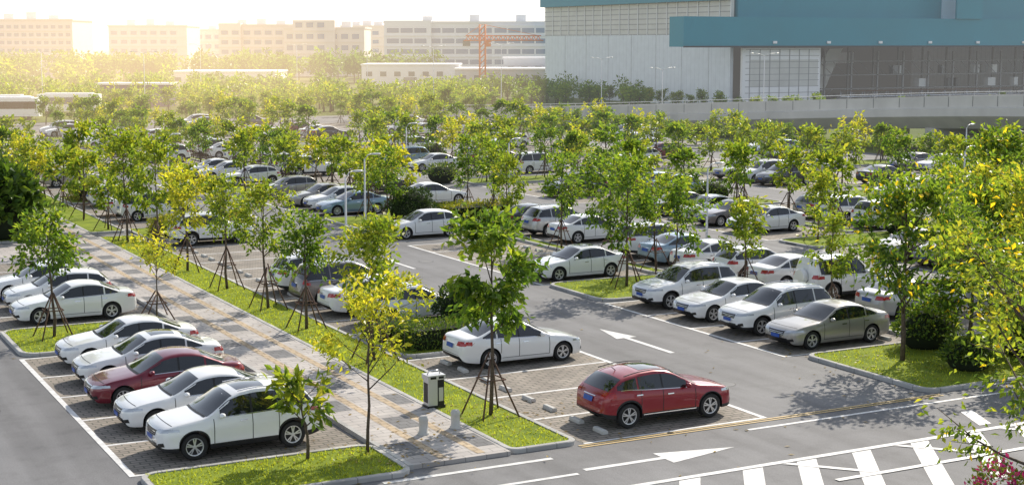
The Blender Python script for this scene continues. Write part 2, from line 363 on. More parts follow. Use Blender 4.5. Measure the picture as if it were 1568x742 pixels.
for y in (89,93,98,104,109): T(17-4+rr.uniform(-3,0),y,ms=warm,s=1.1)
T(34.3,54.6,0,.95); T(37.8,57.6,3,.9); T(37.8,61.6,2,.9); T(37.8,66.5,0,.85); T(37.8,72.5,4,.8); T(35.8,53.0,2,.85)
T(37.85,45.2,4,.75); T(37.9,50.8,1,.85)
for y in (79.5,83): T(33+rr.random(),y,s=.8); T(41,y+1,s=.8)
T(22.5,82,ms=warm)
for y0 in (102.5,123.6,145.5,169.5):
    for x in (20.7,23,25): T(x,y0+rr.uniform(-1,1),ms=warm)
    for x in (32.5,35.3,38,40.6,43): T(x,y0+rr.uniform(-1.3,1.3))
for y0 in (87,108,130,154,175):
    for d in (1,5,9,12.5): T(37.85,y0+d)
for xa,xb in ((49.5,62.1),(67.6,80.2),(85.8,92)):
    for y0 in (60.5,79,100.1,121.2,143,167):
        if y0>160 and xa>80: continue
        for x in np.arange(xa+1.5,xb,4.2 if y0<100 else 2.9):
            if rr.random()<.9: T(x,y0+2.0+rr.uniform(-.8,.8),ms=far if y0>62 else None,s=rr.uniform(.85,1.05) if y0>62 else .75)
for xa in (55.8,73.9):
    for y0 in ROWS:
        for y in np.arange(y0+2,y0+14,4.4): T(xa,y,ms=far,s=1.0)
for i in range(36):
    t=i/35; x=95-5*rr.random()- (0 if t<.7 else 5*(t-.7)); y=62+105*t
    T(x,y+rr.uniform(-1.5,1.5),ms=bigf,s=rr.uniform(.45,.7),name="street_tree",z=0)
# right side trees
T(34.3,37.3,0,.92,"flowering_tree",big); T(37.2,37.2,2,.8,"street_tree",big)
T(37.2,33.9,1,.85,"street_tree",big); T(41.5,34.5,0,.95,"street_tree",big); T(43.6,42.6,2,.9,"street_tree",big); T(47.2,46.2,1,1.0,"street_tree",big); T(52,50.5,0,1.1,"street_tree",big)
put(tree_mesh(60,6.9,2.3,2.4,2500,.15,PALM,stakes=False,r0=.09,csz=.36,limbs=20,flower=((.6,.42,.02),.03)),"flowering_tree",(21.45,19.35,0))
put(tree_mesh(61,7.4,2.1,3.0,2400,.17,PALM,stakes=False,r0=.09,csz=.38,limbs=18,flower=((.6,.42,.02),.05)),"flowering_tree",(27.0,24.8,0))
# shrubs
def shrub(name,cx,cy,rx,ry,h,nl,ls,pal,box=False,seed=1,flower=None,z=GZ):
    rg=np.random.default_rng(seed); b=MB()
    u=rg.normal(0,1,(nl,3)); u[:,2]=abs(u[:,2])*1.0
    if box:
        u=rg.uniform(-1,1,(nl,3)); k=rg.integers(0,5,nl)
        for i in range(nl):
            if k[i]<2: u[i,2]=1
            elif k[i]==2: u[i,1]=-1
            elif k[i]==3: u[i,0]=-1
            else: u[i,1]=1
        u[:,2]=np.maximum(u[:,2],-.9)
        C=u*np.array([rx,ry,h/2])+np.array([0,0,h/2])
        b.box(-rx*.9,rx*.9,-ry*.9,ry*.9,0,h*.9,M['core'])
    else:
        u/=np.linalg.norm(u,axis=1)[:,None]; lump=1+.12*np.sin(u[:,0]*7+seed)*np.cos(u[:,1]*6)+.08*np.sin(u[:,2]*11)
        C=u*lump[:,None]*np.array([rx,ry,h*.62])+np.array([0,0,h*.38]); C[:,2]=np.maximum(C[:,2],.03)
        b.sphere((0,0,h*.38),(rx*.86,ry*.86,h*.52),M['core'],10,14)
    C=C+rg.normal(0,ls*.45,(nl,3)); P0=np.array(pal); q=rg.uniform(0,.999,nl)*(len(pal)-1); i0=q.astype(int); fr=(q-i0)[:,None]
    cols=(P0[i0]*(1-fr)+P0[i0+1]*fr)*rg.uniform(.75,1.25,(nl,1))
    if flower is not None:
        mk_=rg.random(nl)<flower[1]; cols[mk_]=np.array(flower[0])
    leaves(b,C,u/np.linalg.norm(u,axis=1)[:,None]*1.2,ls,cols,M['leafd'],0,rg)
    b.obj(name,(cx,cy,z))
DK=[np.array((.02,.045,.012)),np.array((.05,.09,.02))]
shrub("round_bush",24.0,49.4,1.15,1.05,1.6,3200,.11,DK,seed=1)
shrub("clipped_hedge",22.0,46.9,1.6,.8,.75,3200,.10,PAL,True,2)
shrub("clipped_hedge",20.9,48.8,1.0,1.0,.6,1800,.10,PAL,True,3)
shrub("round_bush",35.0,79.3,1.4,1.3,2.1,2600,.14,DK,seed=4,z=GZ)
shrub("broadleaf_shrub",12.4,83.9,2.2,1.6,3.6,1900,.6,PAL[:3],seed=5); shrub("broadleaf_shrub",9.5,84.5,1.8,1.4,3.2,1300,.6,PAL[:3],seed=6)
shrub("low_shrub",35.3,35.3,.9,.8,1.0,1300,.14,PAL,seed=7); shrub("low_shrub",36.6,38.6,1.2,.9,1.4,1500,.14,PAL,seed=8)
shrub("low_shrub",39,36,1.6,1.2,1.6,1900,.16,PALM,seed=9)
shrub("bougainvillea_bush",18.6,17.5,1.1,1.0,3.7,3000,.10,PALM,seed=10,flower=((.5,.03,.22),.35),z=0)
for i in range(8): shrub("round_bush",60+rr.uniform(-12,30),rr.choice([62,81,102,123])+1,1.3,1.1,1.3,700,.2,PAL,seed=20+i)
for i,(x,y) in enumerate(((22.8,81),(22.8,102.6),(40,81),(21,124),(24,82.9))): shrub("clipped_hedge",x,y,2.3,1.3,.8,1500,.17,PALY,True,40+i)
# fallen leaves on verges, walkway and road edges
fl=MB(); rg=np.random.default_rng(77); Cs=[]
for cx,cy,n,sp in ((18.8,37.1,90,1.3),(14.2,35.1,110,1.2),(10,54.5,50,1.3),(18.7,45.5,60,1.3),(18.7,52,50,1.3),(34.3,37.3,120,2),(18.7,57,40,1.3),(34.3,54.6,40,1.5),(22,34,30,2.5),(16,42,40,2.5),(30,38,30,3)):
    for i in range(n):
        x,y=cx+rg.normal(0,sp),cy+rg.normal(0,sp)
        z=.125 if (14.65<x<17.45 or (17.7<x<19.4) or (8.6<x<14.4 and (33.1<y<35.7 or 52<y<56.4)) or (32.1<x<42 and 33.7<y<39.4)) else .024
        Cs.append((x,y,z))
for x,y,z in Cs:
    a=rg.uniform(0,6.28); L=rg.uniform(.05,.10); q=rg.uniform(.6,1.2); dx,dy=math.cos(a)*L,math.sin(a)*L
    fl.add([(x-dx,y-dy,z),(x+dy*.4,y-dx*.4,z+.008),(x+dx,y+dy,z+.003),(x-dy*.4,y+dx*.4,z+.01)],[(0,1,2,3)],M['leaf'],c=[(.28*q,.20*q,.05*q)]*4)
fl.obj("fallen_leaves")
# ------------------------------------------------------------------ cars
def sm(pts):
    xs=[p[0] for p in pts]; zs=[p[1] for p in pts]
    o=np.array([-.06,-.03,0,.03,.06])
    def f(x):
        e=min(1,x/.12,(xs[-1]-x)/.12); e=max(e,0)
        return float(np.mean(np.interp(x+o*e,xs,zs)))
    return f
K=dict(
 sedan=dict(L=4.66,W=.9,R=.325,xw=(.9,3.6),top=[(0,.50),(.03,.62),(.08,.68),(.2,.75),(.6,.85),(1.1,.93),(1.32,.965),(1.7,1.19),(2.05,1.375),(2.35,1.44),(2.7,1.465),(3.1,1.44),(3.4,1.37),(3.75,1.21),(4.07,1.075),(4.42,1.05),(4.58,1.0),(4.63,.85),(4.66,.62)],
  belt=[(0,.48),(.03,.58),(.1,.66),(.25,.71),(.6,.79),(1.1,.86),(1.3,.88),(2,.91),(3,.94),(3.8,.975),(4.2,.98),(4.5,.95),(4.62,.8),(4.66,.6)],
  cowl=1.34,wr=2.1,rw=(3.32,4.04),win=(1.5,3.86),xb=2.55,xc=3.35,dz=0,rail=0,clad=0),
 suv=dict(L=4.5,W=.92,R=.35,xw=(.9,3.55),top=[(0,.58),(.03,.76),(.09,.84),(.25,.92),(.6,.99),(1.0,1.05),(1.2,1.08),(1.55,1.33),(1.85,1.53),(2.15,1.62),(2.6,1.665),(3.3,1.655),(3.8,1.61),(4.0,1.57),(4.17,1.35),(4.33,1.12),(4.42,1.02),(4.47,.8),(4.5,.62)],
  belt=[(0,.55),(.03,.70),(.1,.79),(.25,.84),(.6,.91),(1.1,.97),(1.3,.99),(2,1.02),(3,1.05),(3.8,1.09),(4.1,1.09),(4.35,1.02),(4.46,.8),(4.5,.6)],
  cowl=1.2,wr=1.95,rw=(3.98,4.33),win=(1.4,4.12),xb=2.45,xc=3.35,dz=.13,rail=1,clad=1),
 cross=dict(L=4.42,W=.91,R=.35,xw=(.9,3.6),top=[(0,.55),(.03,.70),(.09,.78),(.25,.85),(.6,.93),(1.1,1.0),(1.3,1.03),(1.65,1.26),(1.98,1.42),(2.3,1.50),(2.7,1.53),(3.2,1.51),(3.6,1.45),(3.85,1.38),(4.05,1.20),(4.22,1.03),(4.33,.94),(4.39,.78),(4.42,.6)],
  belt=[(0,.52),(.03,.65),(.1,.73),(.25,.78),(.6,.85),(1.1,.91),(1.3,.93),(2,.96),(3,1.01),(3.6,1.06),(4.0,1.05),(4.28,.96),(4.38,.78),(4.42,.58)],
  cowl=1.3,wr=2.05,rw=(3.80,4.2),win=(1.5,3.95),xb=2.5,xc=3.3,dz=.08,rail=1,clad=1),
 hatch=dict(L=4.25,W=.89,R=.32,xw=(.87,3.45),top=[(0,.5),(.03,.64),(.08,.71),(.2,.78),(.6,.88),(1.0,.95),(1.2,.99),(1.6,1.24),(1.95,1.42),(2.25,1.48),(2.7,1.495),(3.3,1.46),(3.75,1.38),(3.95,1.2),(4.12,1.02),(4.2,.9),(4.23,.75),(4.25,.6)],
  belt=[(0,.48),(.03,.6),(.1,.68),(.25,.73),(.6,.81),(1.1,.88),(2,.92),(3,.96),(3.8,.99),(4.05,.95),(4.2,.8),(4.25,.58)],
  cowl=1.22,wr=2.0,rw=(3.74,4.1),win=(1.42,3.88),xb=2.4,xc=3.2,dz=.02,rail=0,clad=0),
 van=dict(L=4.6,W=.9,R=.32,xw=(.85,3.65),top=[(0,.55),(.03,.7),(.09,.79),(.25,.88),(.6,.98),(.95,1.06),(1.1,1.12),(1.5,1.42),(1.8,1.58),(2.2,1.68),(2.8,1.70),(3.6,1.68),(4.15,1.62),(4.35,1.35),(4.48,1.1),(4.54,.95),(4.58,.8),(4.6,.6)],
  belt=[(0,.52),(.03,.66),(.1,.74),(.25,.8),(.6,.88),(1.1,.95),(2,.98),(3,1.0),(4,1.03),(4.4,1.0),(4.55,.8),(4.6,.58)],
  cowl=1.12,wr=1.85,rw=(4.15,4.46),win=(1.35,4.3),xb=2.35,xc=3.3,dz=.08,rail=1,clad=0),
 jeep=dict(L=4.3,W=.93,R=.38,xw=(.85,3.45),top=[(0,.65),(.03,.9),(.09,.98),(.25,1.03),(.7,1.09),(1.2,1.13),(1.35,1.15),(1.6,1.42),(1.8,1.68),(2.0,1.78),(2.4,1.82),(3.3,1.82),(4.0,1.80),(4.14,1.76),(4.2,1.4),(4.25,1.15),(4.28,1.0),(4.3,.7)],
  belt=[(0,.6),(.03,.82),(.1,.9),(.25,.94),(.7,1.0),(1.3,1.05),(2,1.08),(3,1.1),(3.9,1.12),(4.2,1.08),(4.28,.9),(4.3,.65)],
  cowl=1.37,wr=1.85,rw=None,win=(1.55,4.0),xb=2.4,xc=3.25,dz=.22,rail=1,clad=1))
PX=[0,.12,.30,.5,.66,.76,.84,.93,1]; PY=[.93,.972,.985,.99,1.0,.997,.982,.968,.945]
def car_mesh(kind,pm,seed=0,sunroof=False,spokes=5):
    k=K[kind]; L=k['L'];W=k['W'];R=k['R'];top=sm(k['top']);belt=sm(k['belt'])
    wid=sm([(0,.60*W),(.02,.70*W),(.06,.79*W),(.14,.87*W),(.3,.93*W),(.55,.975*W),(.9,.995*W),(1.6,W),(L-1.2,W),(L-.6,.97*W),(L-.3,.93*W),(L-.12,.88*W),(L-.04,.80*W),(L,.7*W)])
    lo=.2+.05*(kind in('suv','jeep','cross')); low=sm([(0,.42),(.04,.3),(.1,lo+.02),(.3,lo),(L-.6,lo),(L-.25,lo+.05),(L-.08,lo+.1),(L,.45)])
    Ra=R+.055
    st=set(list(np.linspace(.3,L-.3,34))+[0,.012,.03,.06,.1,.15,.22]+[L-x for x in (0,.012,.03,.06,.1,.15,.22)])
    for xw in k['xw']:
        st={s for s in st if abs(s-xw)>Ra+.03}
        for i in range(17): st.add(xw+Ra*math.cos(math.pi*i/16)*.9999)
        st.add(xw+Ra+.002); st.add(xw-Ra-.002); st.add(xw+Ra+.03); st.add(xw-Ra-.03)
    st=sorted(st)
    def edge(x):
        zb=belt(x); zt=max(top(x),zb+.012); h=zt-zb; crown=min(.07,.5*h); ze=zt-crown; yb=wid(x)*.945
        ye=yb-max(.40*(ze-zb),min(.05,h*.6)); return zb,zt,h,crown,ze,yb,ye
    def sec(x):
        zl=low(x)
        for xw in k['xw']:
            if abs(x-xw)<Ra: zl=max(zl,R+math.sqrt(max(Ra*Ra-(x-xw)**2,0)))
        zb,zt,h,crown,ze,yb,ye=edge(x); W_=wid(x)
        zl=min(zl,zb-.02)
        p=[(0,zl),(W_*.45,zl),(W_*.86,zl)]
        fl=0
        for xw in k['xw']:
            d=abs(x-xw)
            if d<Ra+.25: fl=.015*max(0,1-max(0,d-Ra)/.25)
        for t in (0,.07,.18,.32,.46,.6,.72,.84,.93,1):
            z=zl+(zb-zl)*t; y=W_*np.interp((z-.2)/(zb-.2),PX,PY)+fl*(1-t)
            p.append((float(y),z))
        for t in (.33,.66): p.append((yb+(ye-yb)*t,zb+(ze-zb)*t))
        p.append((ye+.01,ze-.018 if h>.2 else ze-.1*crown)); p.append((ye-.035,ze+.28*crown))
        for t in (.85,.65,.4,.2,0):
            zz=zt-(crown*.72)*t*t
            if h<.16 and .3<x<1.25 and t in(.65,): zz+=.008
            p.append(((ye-.035)*t,zz))
        return p
    rings=[];N=0
    for x in st:
        p=sec(x); zb=belt(x); N=len(p); ring=[]
        full=p+[(-y,z) for (y,z) in p[-2:0:-1]]
        for y,z in full:
            xx=x
            if z>zb+.03: xx=x+.16*(y/W)**2*min(1,(z-zb)/.3)*max(-1,min(1,(2.5-x)/.6))
            nz=max(0,1-x/.5); xx+=.10*nz*(y/W)**2
            nr=max(0,1-(L-x)/.4); xx-=.07*nr*(y/W)**2
            ring.append((xx,y,z))
        rings.append(ring)
    n=len(rings[0]); vs=[q for r in rings for q in r]
    b=MB()
    ipaint=[];idark=[]
    for i in range(len(rings)-1):
        for j in range(n):
            j2=(j+1)%n; f=(i*n+j,i*n+j2,(i+1)*n+j2,(i+1)*n+j)
            jj=j if j<N-1 else (n-1-j)
            dark=jj<3 or (k['clad'] and jj<=4)
            (idark if dark else ipaint).append(f)
    caps=[tuple(range(n)),tuple((len(rings)-1)*n+j for j in range(n))[::-1]]
    b.add(vs,ipaint+caps,pm,True)
    k_=b.mi(M['black']); b.f.extend(idark); b.m.extend([k_]*len(idark)); b.sm.extend([True]*len(idark))
    bvh=BVHTree.FromPolygons([Vector(v) for v in vs],ipaint+idark+caps)
    def ray(o,d,off):
        h=bvh.ray_cast(Vector(o),Vector(d))
        if h[0] is None: return None
        return h[0]-Vector(d)*off*1.0
    def patch(fn,nu,nv,m,off=.006):
        g=[[fn(u/nu,v/nv,off) for v in range(nv+1)] for u in range(nu+1)]
        vs=[];ix={};fs=[]
        for u in range(nu+1):
            for v in range(nv+1):
                if g[u][v] is not None: ix[u,v]=len(vs); vs.append(g[u][v])
        for u in range(nu):
            for v in range(nv):
                q=[(u,v),(u+1,v),(u+1,v+1),(u,v+1)]
                if all(t in ix for t in q):
                    P_=[vs[ix[t]] for t in q]
                    if max((P_[a]-P_[(a+1)%4]).length for a in range(4))<.5: fs.append(tuple(ix[t] for t in q))
        if fs: b.add(vs,fs,m,True)
    def side(x0,x1,zlo,zhi,m,off=.007,nu=10,nv=3):
        for s in (1,-1):
            def fn(u,v,off,s=s):
                x=x0+(x1-x0)*u; a=zlo(x) if callable(zlo) else zlo; c=zhi(x) if callable(zhi) else zhi
                return ray((x,2*s,a+(c-a)*v),(0,-s,0),off)
            patch(fn,nu,nv,m,off)
    def frontp(q,m,off=.006,rear=False,mir=True,nu=5,nv=3):
        for s in ((1,-1) if mir else (1,)):
            def fn(u,v,off,s=s):
                y=(q[0][0]*(1-u)+q[1][0]*u)*(1-v)+(q[3][0]*(1-u)+q[2][0]*u)*v
                z=(q[0][1]*(1-u)+q[1][1]*u)*(1-v)+(q[3][1]*(1-u)+q[2][1]*u)*v
                return ray((L+1 if rear else -1,y*s,z),((-1 if rear else 1),0,0),off)
            patch(fn,nu,nv,m,off)
    def topp(x0,x1,m,inset=.06,off=.006,nu=10,nv=8,yr=None):
        def fn(u,v,off):
            x=x0+(x1-x0)*u; ye=(edge(x)[6]-inset) if yr is None else yr; y=-ye+2*ye*v
            return ray((x+.10*(y/W)**2*(1 if x<2.5 else -1),y,3),(0,0,-1),off)
        patch(fn,nu,nv,m,off)
    zlo=lambda x: belt(x)+.035
    zhi=lambda x: max(edge(x)[4]-.045,belt(x)+.04)
    w0,w1=k['win']; xb,xc=k['xb'],k['xc']
    for a,c in ((w0+.2,xb-.03),(xb+.03,xc-.03),(xc+.03,w1)): side(a,c,zlo,zhi,M['glass'],nu=10,nv=4)
    side(xb-.03,xb+.03,zlo,zhi,M['black'],nu=1,nv=4)
    side(w0+.2,w1-.1,lambda x:belt(x)+.012,lambda x:belt(x)+.03,M['chrome'] if kind!='jeep' else M['black'],nu=14,nv=1)
    topp(k['cowl'],k['wr'],M['glass'])
    topp(k['cowl']-.07,k['cowl']-.005,M['black'],inset=.09,nu=1)
    if k['rw']: topp(k['rw'][0],k['rw'][1],M['glass'],inset=.09)
    if sunroof: topp(k['wr']+.22,k['wr']+1.0,M['glass'],yr=.42,nu=5,nv=5)
    dz=k['dz']
    frontp([(.40,.60+dz),(.80,.64+dz),(.82,.73+dz),(.44,.69+dz)],M['lamp'],.012,nu=8)
    frontp([(-.36,.51+dz),(.36,.51+dz),(.40,.66+dz),(-.40,.66+dz)],M['grille'],.010,mir=False,nu=8)
    for zz in (.55,.60): frontp([(-.36,zz+dz),(.36,zz+dz),(.36,zz+.012+dz),(-.36,zz+.012+dz)],M['chrome'],.016,mir=False,nu=8,nv=1)
    frontp([(-.40,.66+dz),(.40,.66+dz),(.40,.68+dz),(-.40,.68+dz)],M['chrome'],.014,mir=False,nu=8,nv=1)
    frontp([(-.5,.27+dz*.6),(.5,.27+dz*.6),(.46,.38+dz*.6),(-.46,.38+dz*.6)],M['grille'],.010,mir=False,nu=8)
    frontp([(.56,.30+dz*.6),(.76,.33+dz*.6),(.74,.43+dz*.6),(.58,.39+dz*.6)],M['grille'],.010)
    frontp([(-.22,.41+dz*.8),(.22,.41+dz*.8),(.22,.53+dz*.8),(-.22,.53+dz*.8)],M['plate'],.03,mir=False,nu=2,nv=1)
    zr=belt(L-.35)
    if kind in('sedan',): tl=[(.42,zr-.19),(.84,zr-.17),(.84,zr-.02),(.46,zr-.04)]; pz=zr-.22
    elif kind=='van': tl=[(.66,zr-.1),(.84,zr-.1),(.74,zr+.3),(.66,zr+.3)]; pz=zr-.2
    else: tl=[(.5,zr-.16),(.85,zr-.16),(.85,zr+.02),(.55,zr-.01)]; pz=zr-.24
    frontp(tl,M['tail'],.012,rear=True,nu=8)
    side(L-.42,L-.14,zr-.15,zr-.03,M['tail'],.008,nu=4,nv=2)
    side(.26,.52,.655+dz,.72+dz,M['lamp'],.008,nu=4,nv=2)
    frontp([(-.23,pz-.07),(.23,pz-.07),(.23,pz+.07),(-.23,pz+.07)],M['plate'],.03,rear=True,mir=False,nu=2,nv=1)
    frontp([(-.3,pz+.09),(.3,pz+.09),(.3,pz+.11),(-.3,pz+.11)],M['chrome'],.016,rear=True,mir=False,nu=4,nv=1)
    frontp([(-.6,lo+.1),(.6,lo+.1),(.55,lo+.2),(-.55,lo+.2)],M['black'],.01,rear=True,mir=False,nu=8)
    frontp([(-.62,.47),(.62,.47),(.62,.482),(-.62,.482)],M['seam'],.004,rear=True,mir=False,nu=8,nv=1)
    for x in (k['xw'][0]+.52,xb,min(xc+.1,k['xw'][1]-.38-.0)): side(x-.010,x+.010,lo+.12,lambda q:belt(q)+.02,M['seam'],.004,nu=1,nv=8)
    side(k['xw'][0]+.52,k['xw'][1]-.42,lo+.12,lo+.135,M['seam'],.004,nu=8,nv=1)
    for x in (xb-.24,xc-.02): side(x-.10,x+.10,belt(x)-.13,belt(x)-.10,M['chrome'],.022,nu=2,nv=1)
    if kind=='cross': side(k['xw'][0]+.5,k['xw'][1]-.45,lo+.085,lo+.11,M['chrome'],.012,nu=8,nv=1)
    topp(.30,.32,M['seam'],inset=.05,off=.004,nu=1)
    for s in (1,-1):
        xm=w0+.22; b.sphere((xm,s*(W+.07),belt(xm)+.10),(.085,.11,.07),pm,6,10); b.tube([(xm,s*(W*.9),belt(xm)+.05),(xm,s*(W+.03),belt(xm)+.07)],.025,M['black'],5)
        if k['rail']:
            pts=[]
            for x in np.linspace(k['wr']+.2,min(w1-.2,L-.75),7):
                e=edge(x); pts.append((x-.0,s*(e[6]-.05),e[4]+.065))
            b.tube(pts,.015,M['chrome'] if kind!='cross' else M['black'],5)
    if kind!='sedan': b.tube([(L-.9,0,top(L-.9)),(L-.78,0,top(L-.9)+.1)],.012,M['black'],4)
    for xw in k['xw']:
        for s in (1,-1):
            c=(xw,s*(W-.125),R)
            b.lathe([(.66*R,.085),(.70*R,.105),(.82*R,.115),(.94*R,.105),(R,.075),(R,-.09),(.9*R,-.11),(.3*R,-.11)],c,M['tire'],sgn=s)
            b.lathe([(.60*R,.05),(.61*R,.095),(.67*R,.10),(.69*R,.085)],c,M['rim'],sgn=s)
            b.lathe([(.62*R,.045),(.3*R,.035),(.001,.035)],c,M['black'],sgn=s)
            b.lathe([(.15*R,.07),(.14*R,.095),(.001,.10)],c,M['rim'],sgn=s,n=10)
            for q in range(spokes):
                a=2*math.pi*q/spokes+.3
                for da in ((-.16,.16) if spokes==5 else (0,)):
                    a2=a+da; ca,sa=math.cos(a2),math.sin(a2); wd=.045*R if spokes==5 else .06*R
                    r0,r1=.12*R,.62*R; pts=[]
                    for rr_,w_ in ((r0,wd),(r1,wd*1.25)):
                        for g_ in (-1,1): pts.append((c[0]+rr_*ca-g_*w_*sa,c[1]+s*.088,c[2]+rr_*sa+g_*w_*ca))
                    b.add([pts[0],pts[1],pts[3],pts[2]],[(0,1,2,3)],M['rim'])
    if kind=='jeep':
        b.lathe([(.001,.0),(.3,.0),(.34,.04),(.34,.2),(.3,.24),(.001,.24)],(0,0,0),pm)
        nv=6*24
        for i in range(len(b.v)-nv,len(b.v)):
            x,y,z=b.v[i]; b.v[i]=(L-.02+y,x,z+.98)
    me=b.mesh("parked_car",38)
    me.transform(Matrix.Translation((-L/2,0,0)))
    return me
cache={}
def CAR(x,y,kind='sedan',c='white',face=-1,sr=False,name="parked_car"):
    key=(kind,c,sr)
    if key not in cache: cache[key]=car_mesh(kind,P[c],0,sr,5 if c in('white','red','champ') else 9)
    return put(cache[key],name,(x,y,.012),(0 if face<0 else math.pi)+math.radians(rr.uniform(-1.5,1.5)),sc=(1,1.04,1))
CAR(11.45,37.65,'suv','white',-1,sr=True); CAR(11.4,40.75,'sedan','white',-1); CAR(11.25,43.9,'sedan','dred',-1); CAR(11.5,46.9,'sedan','white',-1,sr=True); CAR(11.55,49.9,'sedan','white',-1)
CAR(11.5,58.5,'sedan','white',-1); CAR(11.5,61.5,'hatch','white',-1); CAR(11.4,64.4,'sedan','white',-1)
CAR(23.05,35.15,'cross','red',1,sr=True); CAR(23.0,43.75,'sedan','white',1)
CAR(22.9,51.7,'cross','white',1); CAR(22.6,54.6,'sedan','white',1); CAR(22.4,57.5,'van','grey',1); CAR(22.4,60.4,'suv','white',1)
CAR(22.6,77.6,'suv','white',1)
CAR(34.4,50.2,'suv','white',-1); CAR(34.4,47.1,'sedan','white',-1); CAR(34.3,44.1,'suv','white',-1); CAR(34.4,41.3,'sedan','champ',-1)
CAR(34.0,58.4,'sedan','white',-1,sr=True); CAR(33.6,74.8,'hatch','white',-1)
CAR(41.3,48.6,'jeep','white',1); CAR(41.2,51.6,'sedan','white',1); CAR(41.2,54.4,'hatch','white',1); CAR(41.0,57.2,'sedan','white',1); CAR(41.0,60.0,'sedan','blue',1); CAR(41.2,62.8,'suv','white',1)
CAR(40.9,75,'sedan','dark',1); CAR(40.9,72,'suv','silver',1); CAR(41,69,'sedan','white',1)
CAR(41.0,44.2,'sedan','silver',1)
kinds=['sedan','sedan','sedan','suv','hatch','van','cross']; cc=['white']*11+['silver','dark','blue','grey','champ','dred','white']
def row(xc,ys,face,p=.7):
    for i in range(len(ys)-1):
        if rr.random()<p: CAR(xc+rr.uniform(-.25,.25),(ys[i]+ys[i+1])/2+rr.uniform(-.12,.12),rr.choice(kinds),rr.choice(cc),face)
CAR(51.9,67.9,'sedan','white',-1)
for y0 in ROWS:
    ys=[y0+2.85*i for i in range(6)]
    for xc,f in ((52.3,-1),(59.3,1),(70.4,-1),(77.4,1),(88.5,-1)):
        if y0>150 and xc>80: continue
        if y0==64.5 and f==-1 and xc<60: row(xc,ys[2:],f,.8)
        else: row(xc,ys,f,.7 if y0<100 else .45)
    if y0>80:
        q=.55 if y0<100 else .4
        row(34.3,ys,-1,q); row(41.2,ys,1,q); row(22.7,ys,1,.35)
# ------------------------------------------------------------------ street furniture
M['binw']=mat("bin_steel",(.62,.62,.63),.35,metal=.3)
b=MB(); b.box(-.28,.28,-.2,.2,.0,.08,M['black']); b.box(-.25,.04,-.18,.18,.08,.84,M['binw']); b.box(.05,.25,-.18,.18,.08,.84,M['black']); b.box(-.28,.28,-.22,.22,.84,.98,M['binw'])
b.box(-.2,-.02,-.225,-.221,.87,.94,M['grille']); b.box(.06,.22,-.225,-.221,.87,.94,M['grille']); b.tube([(-.2,0,.98),(-.15,0,1.08),(.15,0,1.08),(.2,0,.98)],.02,M['chrome'],6); b.box(.08,.22,-.184,-.181,.2,.6,M['binw'])
b.box(-.254,-.251,-.14,.14,.16,.74,M['black'])
b.obj("litter_bin",(17.75,38.7,.1),.0)
for x,y in ((16.2,36.0),(17.25,36.2)):
    b=MB(); b.lathe([(.16,0),(.16,.05),(.125,.06),(.125,.36),(.135,.38),(.135,.44),(.10,.5),(.001,.52)],(0,0,0),M['conc'],axis='z',n=20); b.obj("stone_bollard",(x,y,.115))
M['pole']=mat("white_pole",(.7,.7,.7),.4); M['lens']=mat("lamp_lens",(.6,.62,.62),.3)
def lamp(x,y,h,arm=1.2,dbl=False,z=0):
    b=MB(); b.tube([(0,0,0),(0,0,.5),(0,0,h)],[.09,.07,.04],M['pole'],8); b.box(-.14,.14,-.14,.14,0,.06,M['pole'])
    for s in ((1,-1) if dbl else (1,)):
        b.tube([(0,0,h-.05),(s*arm*.5,0,h+.22),(s*arm,0,h+.28)],[.035,.03,.03],M['pole'],6)
        b.sphere((s*(arm+.25),0,h+.27),(.33,.11,.06),M['lens'],6,10)
    b.obj("street_lamp",(x,y,z),rr.uniform(-.2,.2))
for x,y in ((25.9+.25,67),(31.2,77),(44.4,63),(44.4,85),(65,66),(82.8,84),(46,105),(26.3,100)): lamp(x,y,4.2,.4,z=0)
for R_,F_,h in ((-1.6,225,10.2),(-12,230,9.8),(14,235,8),(-25,260,9),(-40,280,10),(-60,290,10),(-75,240,9),(-55,225,9),(20,200,7),(31,185,9),(-90,260,9)):
    X,Y=FR(R_,F_); lamp(X,Y,h,1.6,True)
# ------------------------------------------------------------------ viaduct
vp=[(86.5,214,.6),(88.8,196,1.3),(92.8,166,2.5),(99,139.5,3.8),(102,116,5.1),(103.7,98,5.9),(104.5,80,6.3),(104.6,60,6.4),(104,30,6.4)]
def catm(pts,n=6):
    out=[]
    P_=[np.array(p,float) for p in pts]; P_=[2*P_[0]-P_[1]]+P_+[2*P_[-1]-P_[-2]]
    for i in range(1,len(P_)-2):
        for k in range(n):
            t=k/n; a,b_,c,d=P_[i-1:i+3]; out.append(.5*((2*b_)+(-a+c)*t+(2*a-5*b_+4*c-d)*t*t+(-a+3*b_-3*c+d)*t**3))
    out.append(P_[-2]); return out
M['bridge']=mat("bridge_concrete",(.70,.68,.64),.85,noise=.22,scale=.35)
cp=catm(vp); v=MB()
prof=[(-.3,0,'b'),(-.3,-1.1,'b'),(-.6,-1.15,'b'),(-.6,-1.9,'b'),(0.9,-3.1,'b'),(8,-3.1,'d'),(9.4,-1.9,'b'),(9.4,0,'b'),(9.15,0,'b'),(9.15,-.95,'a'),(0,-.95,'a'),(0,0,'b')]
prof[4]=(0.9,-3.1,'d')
rings=[]
for i,p in enumerate(cp):
    t=cp[min(i+1,len(cp)-1)]-cp[max(i-1,0)]; t=t/np.linalg.norm(t); nrm=np.array([-t[1],t[0],0]); nrm/=np.linalg.norm(nrm)
    if nrm[0]<0: nrm=-nrm
    rings.append([tuple(p+nrm*a+np.array([0,0,c])) for a,c,_ in prof])
n=len(prof)
